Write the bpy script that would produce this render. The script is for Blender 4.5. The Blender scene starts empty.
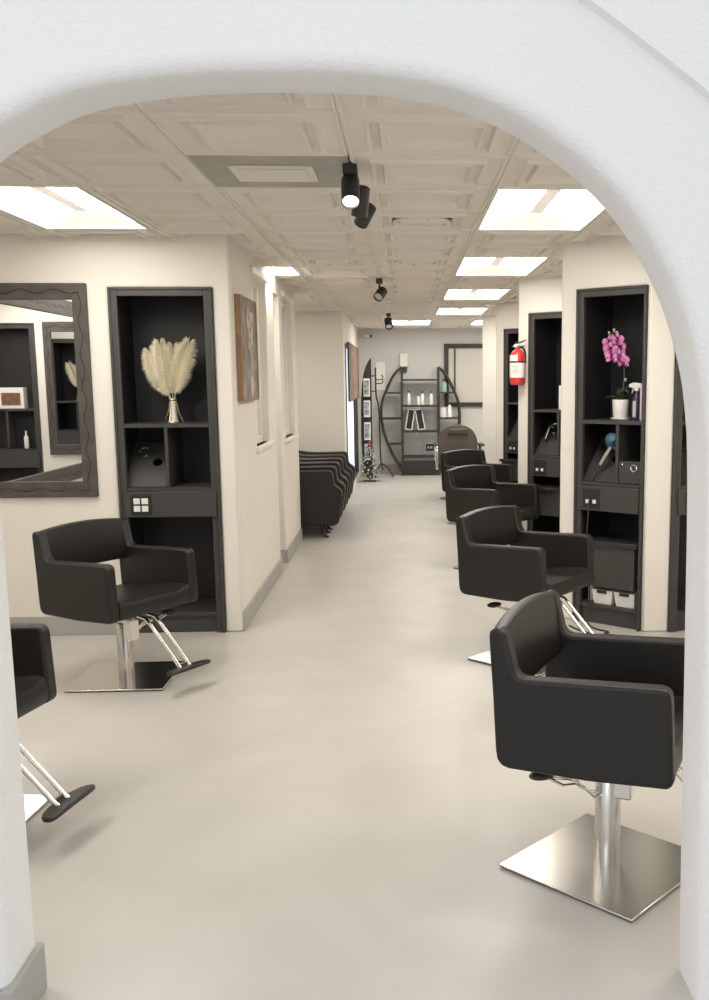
import bpy, bmesh, math, random
from mathutils import Vector, Matrix
random.seed(7)
PI = math.pi
S = bpy.context.scene
COL = S.collection

# ------------------------------------------------------------------ camera
cam_d = bpy.data.cameras.new('camera')
cam = bpy.data.objects.new('camera', cam_d); COL.objects.link(cam)
F = 976.7
cam_d.sensor_fit = 'VERTICAL'; cam_d.sensor_height = 24.0; cam_d.sensor_width = 24.0
cam_d.lens = F / 1000.0 * 24.0
cam_d.shift_x = -(456.84 - 354.5) / 1000.0
cam_d.shift_y = (525.54 - 500.0) / 1000.0
cam_d.clip_start = 0.05
yaw, pitch, roll, CAMH = -.0528, .1486, -.005, 1.5605
cy, sy, cp, sp = math.cos(yaw), math.sin(yaw), math.cos(pitch), math.sin(pitch)
fwd = Vector((-sy*cp, cy*cp, -sp)); r0 = Vector((cy, sy, 0)); u0 = r0.cross(fwd)
right = r0*math.cos(roll) + u0*math.sin(roll); up = -r0*math.sin(roll) + u0*math.cos(roll)
M = Matrix((right, up, -fwd)).transposed().to_4x4(); M.translation = Vector((0, 0, CAMH))
cam.matrix_world = M
S.camera = cam

# ------------------------------------------------------------------ world, daylight, exposure
W = bpy.data.worlds.new('daylight'); S.world = W; W.use_nodes = True
bg = W.node_tree.nodes['Background']
bg.inputs[0].default_value = (0.955, 0.975, 1.0, 1); bg.inputs[1].default_value = 0.95
S.view_settings.view_transform = 'Standard'; S.view_settings.look = 'None'
S.view_settings.gamma = 1.0; S.view_settings.use_curve_mapping = False
S.view_settings.exposure = 0.0
TROFFER = 14.8          # strength of the ceiling troffers
def area(name, loc, rot, sx, sy_, e, col):
    d = bpy.data.lights.new(name, 'AREA'); d.shape = 'RECTANGLE'; d.size = sx; d.size_y = sy_
    d.energy = e; d.color = col
    o = bpy.data.objects.new(name, d); COL.objects.link(o); o.location = loc; o.rotation_euler = rot
    return o
area('front_window_daylight', (-1.6, -2.6, 1.9), (math.radians(82), 0, math.radians(-22)), 2.4, 1.8, 36, (0.90, 0.95, 1.0))
area('far_window_daylight', (-1.6, 14.6, 1.4), (math.radians(90), 0, math.radians(-90)), 2.6, 2.0, 60, (0.8, 0.9, 1.0))

# ------------------------------------------------------------------ materials
def mat(name, col, rough=.6, metal=0.0, bump=None, vary=None, spec=.5, emit=None, coat=0, trans=0, aniso=0):
    m = bpy.data.materials.new(name); m.use_nodes = True
    nt = m.node_tree; b = nt.nodes['Principled BSDF']
    b.inputs['Base Color'].default_value = (*col, 1); b.inputs['Roughness'].default_value = rough
    b.inputs['Metallic'].default_value = metal; b.inputs['Specular IOR Level'].default_value = spec
    if coat: b.inputs['Coat Weight'].default_value = coat
    if trans: b.inputs['Transmission Weight'].default_value = trans
    if emit:
        b.inputs['Emission Color'].default_value = (*emit[0], 1); b.inputs['Emission Strength'].default_value = emit[1]
    tc = nt.nodes.new('ShaderNodeTexCoord')
    if vary:   # (scale, amount)
        n = nt.nodes.new('ShaderNodeTexNoise'); n.inputs['Scale'].default_value = vary[0]; n.inputs['Detail'].default_value = 5
        r = nt.nodes.new('ShaderNodeValToRGB')
        a = vary[1]
        r.color_ramp.elements[0].position = .3; r.color_ramp.elements[1].position = .7
        r.color_ramp.elements[0].color = (*[c*(1-a) for c in col], 1); r.color_ramp.elements[1].color = (*[min(1, c*(1+a)) for c in col], 1)
        nt.links.new(tc.outputs['Object'], n.inputs['Vector'])
        nt.links.new(n.outputs['Fac'], r.inputs['Fac']); nt.links.new(r.outputs['Color'], b.inputs['Base Color'])
    if bump:   # (scale, strength, distance)
        n = nt.nodes.new('ShaderNodeTexNoise'); n.inputs['Scale'].default_value = bump[0]; n.inputs['Detail'].default_value = 4
        bp = nt.nodes.new('ShaderNodeBump'); bp.inputs['Strength'].default_value = bump[1]; bp.inputs['Distance'].default_value = bump[2]
        nt.links.new(tc.outputs['Object'], n.inputs['Vector'])
        nt.links.new(n.outputs['Fac'], bp.inputs['Height']); nt.links.new(bp.outputs['Normal'], b.inputs['Normal'])
    return m
MT = dict(
    cream=mat('cream_plaster', (.80, .765, .70), .75, bump=(60, .35, .004), vary=(2, .015)),
    white=mat('white_plaster', (.86, .86, .86), .7, bump=(130, .7, .005), vary=(2, .01)),
    far=mat('grey_paint', (.62, .62, .60), .7, bump=(60, .2, .003)),
    trimw=mat('white_trim', (.82, .79, .73), .5),
    base=mat('grey_vinyl_base', (.40, .39, .365), .55, vary=(3, .03)),
    ceil=mat('cream_ceiling_tile', (.80, .755, .69), .6, bump=(40, .08, .002)),
    tgrey=mat('grey_metal_panel', (.40, .39, .34), .45, metal=.2, vary=(6, .15)),
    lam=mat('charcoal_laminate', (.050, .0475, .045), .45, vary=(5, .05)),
    lamin=mat('dark_shaded_laminate', (.014, .0135, .015), .5),  # same laminate with carcass shade put into its colour; also plain dark parts
    top=mat('dark_counter', (.035, .033, .032), .25),
    vinyl=mat('black_vinyl', (.0165, .0145, .0130), .42, bump=(220, .12, .0008), spec=.36),
    vinylb=mat('brown_vinyl', (.075, .055, .038), .45, bump=(200, .12, .0008)),
    piping=mat('grey_piping', (.08, .075, .07), .4),
    chrome=mat('chrome', (.80, .79, .77), .12, metal=1),
    steel=mat('brushed_steel', (.62, .60, .57), .24, metal=1),
    plastic=mat('black_plastic', (.02, .02, .02), .4),
    iron=mat('black_metal', (.028, .025, .022), .5),
    frame=mat('dark_carved_wood', (.075, .066, .056), .55, bump=(25, .3, .004), vary=(12, .2)),
    mirror=mat('mirror_glass', (.92, .92, .92), .01, metal=1),
    glow=mat('troffer_lens', (.9, .88, .8), .5, emit=((1.0, .945, .865), TROFFER)),
    gend=mat('troffer_end', (.9, .88, .8), .5, emit=((1.0, .95, .84), .55)),  # glow set dimmer to put shading into the end face of the lens
    band=mat('troffer_band', (.75, .72, .66), .5, emit=((1.0, .92, .80), .35)),
    bulb=mat('spot_lamp', (1, 1, 1), .5, emit=((1, .98, .93), 9)),
    plume=mat('cream_plume', (.90, .83, .64), .9),
    brass=mat('pale_brass', (.75, .66, .42), .25, metal=1),
    glass=mat('clear_glass', (.95, .97, .95), .03, trans=1),
    ceramic=mat('white_ceramic', (.82, .80, .77), .3),
    leaf=mat('dark_leaf', (.035, .06, .022), .45),
    stem=mat('green_stem', (.07, .12, .04), .5),
    pink=mat('orchid_pink', (.56, .21, .44), .55, vary=(70, .45)),
    magenta=mat('orchid_heart', (.42, .02, .20), .5),
    bud=mat('pale_bud', (.45, .42, .35), .5),
    navy=mat('navy_plastic', (.028, .026, .06), .35),
    lilac=mat('lilac_card', (.58, .50, .56), .6),
    blue=mat('blue_plastic', (.07, .17, .27), .3),
    red=mat('red_enamel', (.60, .045, .04), .3),
    label=mat('paper_label', (.85, .80, .76), .6),
    paper=mat('white_card', (.85, .83, .80), .6),
    yellow=mat('yellow_print', (.75, .58, .20), .6),
    brown=mat('brown_print', (.20, .10, .05), .5, vary=(20, .4)),
    oak=mat('oak_edge', (.33, .20, .11), .5, vary=(20, .2)),
    canvas=mat('taupe_canvas', (.30, .25, .22), .8, vary=(9, .4)),
    canvas2=mat('rose_canvas', (.25, .17, .14), .8, vary=(7, .5)),
    petal=mat('pale_paint', (.62, .54, .46), .8),
    white2=mat('white_plastic', (.82, .80, .76), .35),
    pane=mat('pale_pane', (.60, .58, .53), .35),
    teal=mat('teal_plastic', (.35, .55, .52), .3),
    magazine=mat('magazine_print', (.30, .29, .29), .5, vary=(18, .9)),
    cord=mat('black_cord', (.02, .02, .02), .5),
    dred=mat('dark_red_flower', (.35, .03, .05), .6),
    brass2=mat('socket_glow', (.9, .85, .75), .5, emit=((1, .93, .8), 1.2)),
)
# floor: resin with faint trowel mottling
def floor_mat():
    m = bpy.data.materials.new('resin_floor'); m.use_nodes = True; nt = m.node_tree; b = nt.nodes['Principled BSDF']
    tc = nt.nodes.new('ShaderNodeTexCoord')
    n = nt.nodes.new('ShaderNodeTexNoise'); n.inputs['Scale'].default_value = 1.6; n.inputs['Detail'].default_value = 8; n.inputs['Distortion'].default_value = 1.2
    r = nt.nodes.new('ShaderNodeValToRGB'); r.color_ramp.elements[0].position = .3; r.color_ramp.elements[1].position = .72
    r.color_ramp.elements[0].color = (.51, .485, .450, 1); r.color_ramp.elements[1].color = (.575, .55, .512, 1)
    n2 = nt.nodes.new('ShaderNodeTexNoise'); n2.inputs['Scale'].default_value = 5; n2.inputs['Detail'].default_value = 6
    mr = nt.nodes.new('ShaderNodeMapRange'); mr.inputs['To Min'].default_value = .30; mr.inputs['To Max'].default_value = .46
    nt.links.new(tc.outputs['Object'], n.inputs['Vector']); nt.links.new(n.outputs['Fac'], r.inputs['Fac']); nt.links.new(r.outputs['Color'], b.inputs['Base Color'])
    nt.links.new(tc.outputs['Object'], n2.inputs['Vector']); nt.links.new(n2.outputs['Fac'], mr.inputs['Value']); nt.links.new(mr.outputs['Result'], b.inputs['Roughness'])
    return m
MT['floor'] = floor_mat()
def sheer_mat():
    m = bpy.data.materials.new('frosted_pane'); m.use_nodes = True; nt = m.node_tree; o_ = nt.nodes['Material Output']
    a = nt.nodes.new('ShaderNodeBsdfTranslucent'); a.inputs[0].default_value = (.9, .93, .97, 1)
    d = nt.nodes.new('ShaderNodeBsdfDiffuse'); d.inputs[0].default_value = (.85, .88, .9, 1)
    x = nt.nodes.new('ShaderNodeMixShader'); x.inputs[0].default_value = .4
    nt.links.new(a.outputs[0], x.inputs[1]); nt.links.new(d.outputs[0], x.inputs[2]); nt.links.new(x.outputs[0], o_.inputs['Surface']); return m
MT['sheer'] = sheer_mat()

# ------------------------------------------------------------------ helpers
def ob(name, bm, m, parent=None, smooth=False, bevel=0, seg=2, loc=None, rotz=0, kind=None):
    me = bpy.data.meshes.new(name)
    bmesh.ops.recalc_face_normals(bm, faces=bm.faces)
    if smooth:
        for f in bm.faces: f.smooth = True
    bm.to_mesh(me); bm.free(); me.materials.append(MT[m])
    o = bpy.data.objects.new(name, me); COL.objects.link(o)
    if parent: o.parent = parent
    if loc: o.location = loc
    o.rotation_euler = (0, 0, rotz)
    if bevel:
        b = o.modifiers.new('bevel', 'BEVEL'); b.width = bevel; b.segments = seg; b.limit_method = 'ANGLE'; b.angle_limit = math.radians(35)
        if not smooth:
            for p in me.polygons: p.use_smooth = True
            me.set_sharp_from_angle(angle=math.radians(30)) if hasattr(me, 'set_sharp_from_angle') else None
            b.harden_normals = False
    elif smooth:
        me.set_sharp_from_angle(angle=math.radians(40)) if hasattr(me, 'set_sharp_from_angle') else None
    if kind: o['kind'] = kind
    return o
def nb(): return bmesh.new()
def box(bm, x0, x1, y0, y1, z0, z1, mtx=None):
    vs = [bm.verts.new((x, y, z)) for x in (x0, x1) for y in (y0, y1) for z in (z0, z1)]
    for f in ((0, 1, 3, 2), (4, 6, 7, 5), (0, 4, 5, 1), (2, 3, 7, 6), (0, 2, 6, 4), (1, 5, 7, 3)):
        bm.faces.new([vs[i] for i in f])
    if mtx: bmesh.ops.transform(bm, matrix=mtx, verts=vs)
    return bm
def bx(*a, **k): return box(nb(), *a, **k)
def prism(bm, pts, a0, a1, axis='y', mtx=None):
    def P(p, a): return (p[0], a, p[1]) if axis == 'y' else ((a, p[0], p[1]) if axis == 'x' else (p[0], p[1], a))
    v0 = [bm.verts.new(P(p, a0)) for p in pts]; v1 = [bm.verts.new(P(p, a1)) for p in pts]
    bm.faces.new(v0); bm.faces.new(v1[::-1]); n = len(pts)
    for i in range(n): bm.faces.new((v0[i], v1[i], v1[(i+1) % n], v0[(i+1) % n]))
    if mtx: bmesh.ops.transform(bm, matrix=mtx, verts=v0+v1)
    return bm
def tube(bm, pts, r, n=8, cap=True):
    pts = [Vector(p) for p in pts]; rings = []; rr = r if isinstance(r, (list, tuple)) else [r]*len(pts)
    prev = None
    for i, p in enumerate(pts):
        t = (pts[min(i+1, len(pts)-1)] - pts[max(i-1, 0)]).normalized()
        if prev is None:
            a = Vector((0, 0, 1)) if abs(t.z) < .9 else Vector((1, 0, 0))
            u = t.cross(a).normalized()
        else:
            u = (prev - t*prev.dot(t)).normalized()
        prev = u; v = t.cross(u)
        rings.append([bm.verts.new(p + (u*math.cos(2*PI*k/n) + v*math.sin(2*PI*k/n))*rr[i]) for k in range(n)])
    for a, b in zip(rings, rings[1:]):
        for k in range(n): bm.faces.new((a[k], a[(k+1) % n], b[(k+1) % n], b[k]))
    if cap: bm.faces.new(rings[0][::-1]); bm.faces.new(rings[-1])
    return bm
def lathe(bm, prof, n=24, mtx=None, cap=True):
    rings = []; allv = []
    for r, z in prof:
        ring = [bm.verts.new((r*math.cos(2*PI*k/n), r*math.sin(2*PI*k/n), z)) for k in range(n)]
        rings.append(ring); allv += ring
    for a, b in zip(rings, rings[1:]):
        for k in range(n): bm.faces.new((a[k], a[(k+1) % n], b[(k+1) % n], b[k]))
    if cap: bm.faces.new(rings[0][::-1]); bm.faces.new(rings[-1])
    if mtx: bmesh.ops.transform(bm, matrix=mtx, verts=allv)
    return bm
def torus(bm, R, r, n=20, m=8, mtx=None):
    vs = [[bm.verts.new(((R+r*math.cos(2*PI*j/m))*math.cos(2*PI*i/n), (R+r*math.cos(2*PI*j/m))*math.sin(2*PI*i/n), r*math.sin(2*PI*j/m))) for j in range(m)] for i in range(n)]
    for i in range(n):
        for j in range(m): bm.faces.new((vs[i][j], vs[(i+1) % n][j], vs[(i+1) % n][(j+1) % m], vs[i][(j+1) % m]))
    if mtx: bmesh.ops.transform(bm, matrix=mtx, verts=[v for q in vs for v in q])
    return bm
def ball(bm, c, r, sc=(1, 1, 1), n=10, mtx=None):
    g = bmesh.ops.create_uvsphere(bm, u_segments=n, v_segments=max(5, n//2+1), radius=r)
    bmesh.ops.scale(bm, vec=sc, verts=g['verts'])
    if mtx: bmesh.ops.transform(bm, matrix=mtx, verts=g['verts'])
    bmesh.ops.translate(bm, vec=c, verts=g['verts']); return bm
def T(x, y, z): return Matrix.Translation((x, y, z))
def R(a, ax): return Matrix.Rotation(a, 4, ax)
def thing(name, label, cat, loc=(0, 0, 0), rotz=0, group=None):
    o = bpy.data.objects.new(name, None); COL.objects.link(o); o.empty_display_size = .1
    o.location = loc; o.rotation_euler = (0, 0, rotz); o['label'] = label; o['category'] = cat
    if group: o['group'] = group
    return o
def tag(o, label, cat, group=None):
    o['label'] = label; o['category'] = cat
    if group: o['group'] = group
    return o
def kids(o): return [c for c in COL.objects if c.parent == o]
def dup(root, label=None, group=None):
    r = root.copy(); COL.objects.link(r)
    if label: r['label'] = label
    if group: r['group'] = group
    def rec(src, dst):
        for ch in kids(src):
            c = ch.copy(); COL.objects.link(c); c.parent = dst; rec(ch, c)
    rec(root, r); return r
def struct(name, bm, m, **k): return ob(name, bm, m, kind='structure', **k)

# ------------------------------------------------------------------ setting: floor and walls
CZ = 2.40
struct('floor', bx(-4.5, 4.0, -4.0, 18, -.12, 0), 'floor')

def cutwall(bm, L, H, t, holes, mtx=None):
    """wall in local x 0..L, y 0..t, z 0..H with rectangular openings (x0,x1,z0,z1)"""
    xs = sorted(set([0, L] + [h[0] for h in holes] + [h[1] for h in holes])); zs = sorted(set([0, H] + [h[2] for h in holes] + [h[3] for h in holes]))
    inh = lambda x, z: any(h[0] < x < h[1] and h[2] < z < h[3] for h in holes)
    V = {}
    def v(i, k, y):
        if (i, k, y) not in V: V[(i, k, y)] = bm.verts.new((xs[i], (0, t)[y], zs[k]))
        return V[(i, k, y)]
    nx, nz = len(xs)-1, len(zs)-1
    solid = lambda i, k: 0 <= i < nx and 0 <= k < nz and not inh((xs[i]+xs[i+1])/2, (zs[k]+zs[k+1])/2)
    for i in range(nx):
        for k in range(nz):
            if not solid(i, k): continue
            for y in (0, 1): bm.faces.new((v(i, k, y), v(i+1, k, y), v(i+1, k+1, y), v(i, k+1, y)))
            if not solid(i-1, k): bm.faces.new((v(i, k, 0), v(i, k, 1), v(i, k+1, 1), v(i, k+1, 0)))
            if not solid(i+1, k): bm.faces.new((v(i+1, k, 0), v(i+1, k, 1), v(i+1, k+1, 1), v(i+1, k+1, 0)))
            if not solid(i, k-1): bm.faces.new((v(i, k, 0), v(i+1, k, 0), v(i+1, k, 1), v(i, k, 1)))
            if not solid(i, k+1): bm.faces.new((v(i, k+1, 0), v(i+1, k+1, 0), v(i+1, k+1, 1), v(i, k+1, 1)))
    if mtx: bmesh.ops.transform(bm, matrix=mtx, verts=list(V.values()))
    return bm

# arched wall the camera looks through
YF, YB = 2.19, 2.38
arch = [(-.962, 0), (-.963, .6), (-.966, 1.2), (-.972, 1.55), (-.982, 1.75), (-.982, 1.88), (-.97, 1.97), (-.94, 2.025), (-.90, 2.060), (-.852, 2.092), (-.798, 2.120), (-.735, 2.15), (-.684, 2.167), (-.62, 2.181), (-.54, 2.193), (-.457, 2.202),
        (-.34, 2.208), (-.23, 2.210), (-.106, 2.209), (-.001, 2.200), (.06, 2.19), (.115, 2.178), (.175, 2.159), (.2315, 2.135), (.29, 2.105), (.349, 2.068), (.41, 2.022), (.4695, 1.968), (.522, 1.907), (.568, 1.836), (.604, 1.77),
        (.633, 1.70), (.656, 1.63), (.674, 1.556), (.685, 1.48), (.692, 1.41), (.698, 1.25), (.702, .9), (.708, .4), (.714, 0)]
def resample_smooth(p, it=2):
    for _ in range(it):
        q = [p[0]]
        for a, b in zip(p, p[1:]): q += [tuple(u*.75+v*.25 for u, v in zip(a, b)), tuple(u*.25+v*.75 for u, v in zip(a, b))]
        q.append(p[-1]); p = q
    return p
A = resample_smooth(arch, 1)
def offset(path, d):
    out = []
    for i, p in enumerate(path):
        a = path[max(i-1, 0)]; b = path[min(i+1, len(path)-1)]
        t = Vector((b[0]-a[0], b[1]-a[1])).normalized(); n = Vector((-t.y, t.x))   # outward (left of travel)
        out.append((p[0]+n.x*d, p[1]+n.y*d if 0 < i < len(path)-1 else p[1]))
    return out
outer = resample_smooth([(-1.36, 0), (-1.36, 1.4), (-1.33, 1.85), (-1.2, 2.2), (-.9, 2.45), (-.5, 2.55), (-.1, 2.53), (.2, 2.442), (.382, 2.352), (.512, 2.262), (.666, 2.155), (.8, 2.035), (.9, 1.9), (.98, 1.7), (1.02, 1.45), (1.03, 1.2), (1.03, 0)], 3)
bm = nb()
rf = .035; rb = .012
rows = [(rb, YB)] + [(rb - rb*math.sin(a), YB - rb + rb*math.cos(a)) for a in (.4, .8, 1.2)] + [(0, YB-rb)]
rows += [(0, YF+rf)] + [(rf - rf*math.cos(a), YF + rf - rf*math.sin(a)) for a in (.3, .6, .9, 1.2)] + [(rf, YF)]
R_ = []
for d, y in rows: R_.append([bm.verts.new((p[0], y, p[1])) for p in offset(A, d)])
for a, b in zip(R_, R_[1:]):
    for i in range(len(a)-1): f = bm.faces.new((a[i], a[i+1], b[i+1], b[i])); f.smooth = True
# back face
YO = YF-.022
XL, XR, ZT = -1.42, 3.2, 2.75
bv = [bm.verts.new(p) for p in ((XR, YB, 0), (XR, YB, ZT), (XL, YB, ZT), (XL, YB, 0))]
bm.faces.new(R_[0] + bv)
# band round the arch; outer wall face stepped forward so its edge shades darker
ov = [bm.verts.new((p[0], YF, p[1])) for p in outer]; ov2 = [bm.verts.new((p[0], YO, p[1])) for p in offset(outer, .006)]
bm.faces.new(R_[-1] + ov[::-1])
for i in range(len(ov)-1): bm.faces.new((ov[i], ov[i+1], ov2[i+1], ov2[i]))
fv = [bm.verts.new(p) for p in ((XR, YO, 0), (XR, YO, ZT), (XL, YO, ZT), (XL, YO, 0))]
bm.faces.new(ov2 + fv)
for i in range(3): bm.faces.new((fv[i], fv[i+1], bv[i+1], bv[i]))
struct('wall_front', bm, 'white')
struct('wall_front', bx(-3.2, -1.42, YO, YF+.03, 0, 2.75), 'white')
struct('wall_front', cutwall(nb(), 3.0-1.42, 2.75, .10, [(3.0-2.275, 3.0-2.275+.61, 0, 2.11)], T(-3.0, YB-.10, 0)), 'cream')
bm = nb(); box(bm, -.975, -.946, YF-.016, YB+.012, 0, .13); box(bm, -1.36, -.975, YF-.016, YF+.001, 0, .13); box(bm, -2.9, -.975, YB-.001, YB+.012, 0, .13)
struct('baseboard_front', bm, 'base', bevel=.004)

# left bay
CW, CH = .61, 2.11          # cabinet niche size
WT = .10
# wall with the plume cabinet (faces the camera)
struct('wall_left', cutwall(nb(), 2.9-1.03, CZ+.02, WT, [(2.9-1.745, 2.9-1.745+CW, 0, CH)], T(-2.9, 6.03, 0)), 'cream', bevel=.012)
struct('wall_left', bx(-3.0, -2.9, YB, 6.6, 0, CZ+.02), 'cream')
# corridor wall, recesses for windows
def along_y(x, y): return T(x, y, 0) @ R(PI/2, 'Z')      # local x -> +Y, local y -> -X
struct('wall_left', cutwall(nb(), 7.98-6.135, CZ+.02, .12, [(.75, 1.45, 1.10, 2.28)], along_y(-1.03, 6.135)), 'cream', bevel=.008)
struct('wall_left', cutwall(nb(), 9.58-8.35, CZ+.02, .35, [(.22, .98, 1.06, 2.26)], along_y(-1.03, 8.35)), 'cream', bevel=.008)
struct('wall_left', bx(-1.5, -1.42, 7.2, 9.58, 0, CZ+.02), 'cream')
struct('wall_left', bx(-1.42, -1.15, 6.9, 7.0, 0, CZ+.02), 'cream')
struct('wall_left', bx(-1.42, -1.03, 7.98, 8.35, 2.25, CZ+.02), 'cream', bevel=.006)
# reception alcove and the wall beyond
struct('wall_left', bx(-2.9, -.745, 12.3, 12.42, 0, CZ+.02), 'cream')
struct('wall_left', bx(-2.9, -2.8, 9.0, 12.3, 0, CZ+.02), 'cream')
struct('wall_left', bx(-2.8, -1.5, 9.3, 9.4, 0, CZ+.02), 'cream')
struct('wall_left', cutwall(nb(), 16.4-12.42, CZ+.02, .12, [(.25, 3.0, .12, 2.02)], along_y(-.745, 12.42)), 'cream')
# baseboards
def bboard(name, x0, x1, y0, y1, h=.12): struct(name, bx(x0, x1, y0, y1, 0, h), 'base', bevel=.004)
bboard('baseboard_left', -2.9, -1.745, 6.018, 6.031)
bboard('baseboard_left', -2.901, -2.888, YB, 6.018)
bboard('baseboard_left', -1.031, -1.017, 6.045, 7.98)
bboard('baseboard_left', -1.031, -1.017, 8.35, 9.58)
bboard('baseboard_left', -1.12, -1.03, 8.338, 8.351)
bboard('baseboard_far', -.745, 2.4, 16.385, 16.402, .16)
bboard('baseboard_left', -2.8, -.745, 12.288, 12.301)
# interior windows in the corridor wall
def int_window(name, y0, y1, z0, z1, d=.12):
    root = bpy.data.objects.new(name, None); COL.objects.link(root); root['kind'] = 'structure'; root.location = (-1.03, y0, z0)
    h = z1-z0; w = y1-y0
    b = nb(); f = .045
    box(b, -.10, -.055, 0, f, 0, h); box(b, -.10, -.055, w-f, w, 0, h); box(b, -.10, -.055, f, w-f, 0, f); box(b, -.10, -.055, f, w-f, h-f, h)
    box(b, -.10, -.06, w/2-.012, w/2+.012, f, h-f)
    ob('window_frame', b, 'trimw', root, bevel=.004)
    ob('window_pane', bx(-.09, -.084, f, w-f, f, h-f), 'white2', root)
    ob('window_sill', bx(-.054, .03, -.04, w+.04, -.035, .0), 'trimw', root, bevel=.006)
    ob('window_head_trim', bx(-.003, .022, -.04, w+.04, h, h+.05), 'trimw', root, bevel=.006)
int_window('window_1', 6.885, 7.585, 1.10, 2.28)
int_window('window_2', 8.57, 9.33, 1.06, 2.26)
# street-side window beyond the alcove, daylight behind its glass
root = bpy.data.objects.new('window_3', None); COL.objects.link(root); root['kind'] = 'structure'; root.location = (-.745, 12.67, .12)
b = nb(); w, h, f = 2.75, 1.9, .07
box(b, -.08, .012, 0, .03, 0, h); box(b, -.08, .02, w-f, w, 0, h); box(b, -.08, .012, .03, w-f, 0, .03); box(b, -.08, .012, .03, w-f, h-.03, h)
ob('window_frame', b, 'iron', root, bevel=.004)
ob('window_glass', bx(-.05, -.044, .03, w-f, .03, h-.03), 'sheer', root)
struct('wall_far', bx(-1.2, 3.2, 16.4, 16.5, 0, CZ+.02), 'far')
# dark framed pass-through window in the far wall
root = bpy.data.objects.new('window_4', None); COL.objects.link(root); root['kind'] = 'structure'; root.location = (.67, 16.4, 1.11)
b = nb(); w, h, f = .95, 1.03, .07
box(b, 0, f, -.05, 0, 0, h); box(b, w-f, w, -.05, 0, 0, h); box(b, f, w-f, -.05, 0, 0, f); box(b, f, w-f, -.05, 0, h-f, h)
box(b, .165, .185, -.045, -.012, .26, h-f)
ob('window_frame', b, 'iron', root, bevel=.004)
ob('window_pane', bx(f, w-f, -.012, -.002, f, h-f), 'pane', root)

# right side: transverse wall with its own niche, then the sawtooth stations
AL = math.atan2(-.66, .75)
struct('wall_right', cutwall(nb(), 3.1-1.462, CZ+.02, WT, [(.16, .16+CW, 0, CH)], T(1.462, 5.84, 0)), 'cream', bevel=.012)
struct('wall_right', bx(2.9, 3.0, YB, 5.84, 0, CZ+.02), 'cream')
CN = [(1.0, 6.262), (.98, 8.475), (1.035, 11.1), (1.06, 13.35)]
for k, (cx_, cy_) in enumerate(CN):
    L = .62 if k == 0 else .98
    OFF = .118
    hole = [(OFF, min(OFF+CW, L-.0), 0, CH)]
    if k == 0: hole = [(OFF, OFF+.485, 0, CH)]
    if k == 3: hole = []
    m = T(cx_, cy_, 0) @ R(AL, 'Z')
    struct('wall_right', cutwall(nb(), L, CZ+.02, WT, hole, m), 'cream', bevel=.012)
    b = nb(); prism(b, [(cx_+.008, cy_+.012), (cx_+.06, cy_+.0), (cx_+1.40, cy_+1.62), (cx_+1.30, cy_+1.70)], 0, CZ+.02, 'z')
    struct('wall_right', b, 'cream')
struct('wall_right', bx(2.4, 2.5, 5.9, 16.4, 0, CZ+.02), 'cream')

# ------------------------------------------------------------------ ceiling
GX, GY, TS = .4133, 4.4746, .61
holes = {}
def key(i, j): return (i, j)
troffers = []      # (x0,x1,y0,y1)
for k in range(5): troffers.append((GX, GX+TS, GY+k*4*TS, GY+k*4*TS+2*TS) if k < 4 else (GX+TS, GX+2*TS, GY+16*TS, GY+18*TS))
troffers.append((GX, GX+TS, GY-3*TS, GY-2*TS))
troffers.append((GX-4*TS+.055, GX-3*TS+.055, GY, GY+2*TS))
troffers.append((GX-TS, GX, GY+16*TS, GY+18*TS))
troffers.append((GX-3*TS, GX-2*TS, GY+5*TS, GY+6*TS))
troffers.append((GX-4*TS, GX-3*TS, GY+9*TS, GY+11*TS))  # unseen light, added to brighten the alcove
troffers.append((GX-5*TS, GX-4*TS, GY-3*TS, GY-TS))  # added out of view to light the left bay behind the arch
troffers.append((GX+2*TS, GX+3*TS, GY-2*TS, GY))  # added out of view to lighten the right bay
vent = (GX-2*TS, GX-TS, GY-TS, GY)
xcuts = [GX + n*TS for n in range(-4, 5)]
xcuts = [-2.95, GX-4*TS-.4] + [GX-4*TS] + [GX + n*TS for n in range(-3, 4)] + [3.2]
bm = nb()
def tile(x0, x1, y0, y1):
    prof = [(0, .0), (.004, .0), (.005, -.007), (.014, -.007), (.016, .002), (.075, 0), (.080, -.014), (.092, -.014), (.100, .006), (.122, .006), (.128, -.014), (.138, -.014), (.150, .014)]
    w = min(x1-x0, y1-y0); sc = 1 if w > .45 else w/.61
    prev = None
    for d, z in prof:
        d *= sc
        ring = [bm.verts.new((x, y, CZ+z)) for x, y in ((x0+d, y0+d), (x1-d, y0+d), (x1-d, y1-d), (x0+d, y1-d))]
        if prev:
            for q in range(4): bm.faces.new((prev[q], prev[(q+1) % 4], ring[(q+1) % 4], ring[q]))
        prev = ring
    bm.faces.new(prev)
for j in range(-3, 20):
    y0, y1 = GY+j*TS, GY+(j+1)*TS
    for a, b_ in zip([-3.25, GX-5*TS, GX-4*TS, GX-3*TS, GX-2*TS, GX-TS, GX, GX+TS, GX+2*TS, GX+3*TS], [GX-5*TS, GX-4*TS, GX-3*TS, GX-2*TS, GX-TS, GX, GX+TS, GX+2*TS, GX+3*TS, GX+4*TS]):
        ccx, ccy = (a+b_)/2, (y0+y1)/2
        if any(t[0]-.1 < ccx < t[1]+.1 and t[2] < ccy < t[3] for t in troffers + [vent]): continue
        tile(a, b_, y0, y1)
def tflat(x0, x1, y0, y1): bm.faces.new([bm.verts.new((x, y, CZ)) for x, y in ((x0, y0), (x1, y0), (x1, y1), (x0, y1))])
tflat(-3.25, 3.0, YB-.01, GY-3*TS)
t = troffers[6]; tflat(GX-4*TS, t[0], t[2], t[3])      # strip beside the shifted light
tflat(t[1], GX-3*TS+.055, t[2], t[3])
struct('ceiling', bm, 'ceil')
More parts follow.
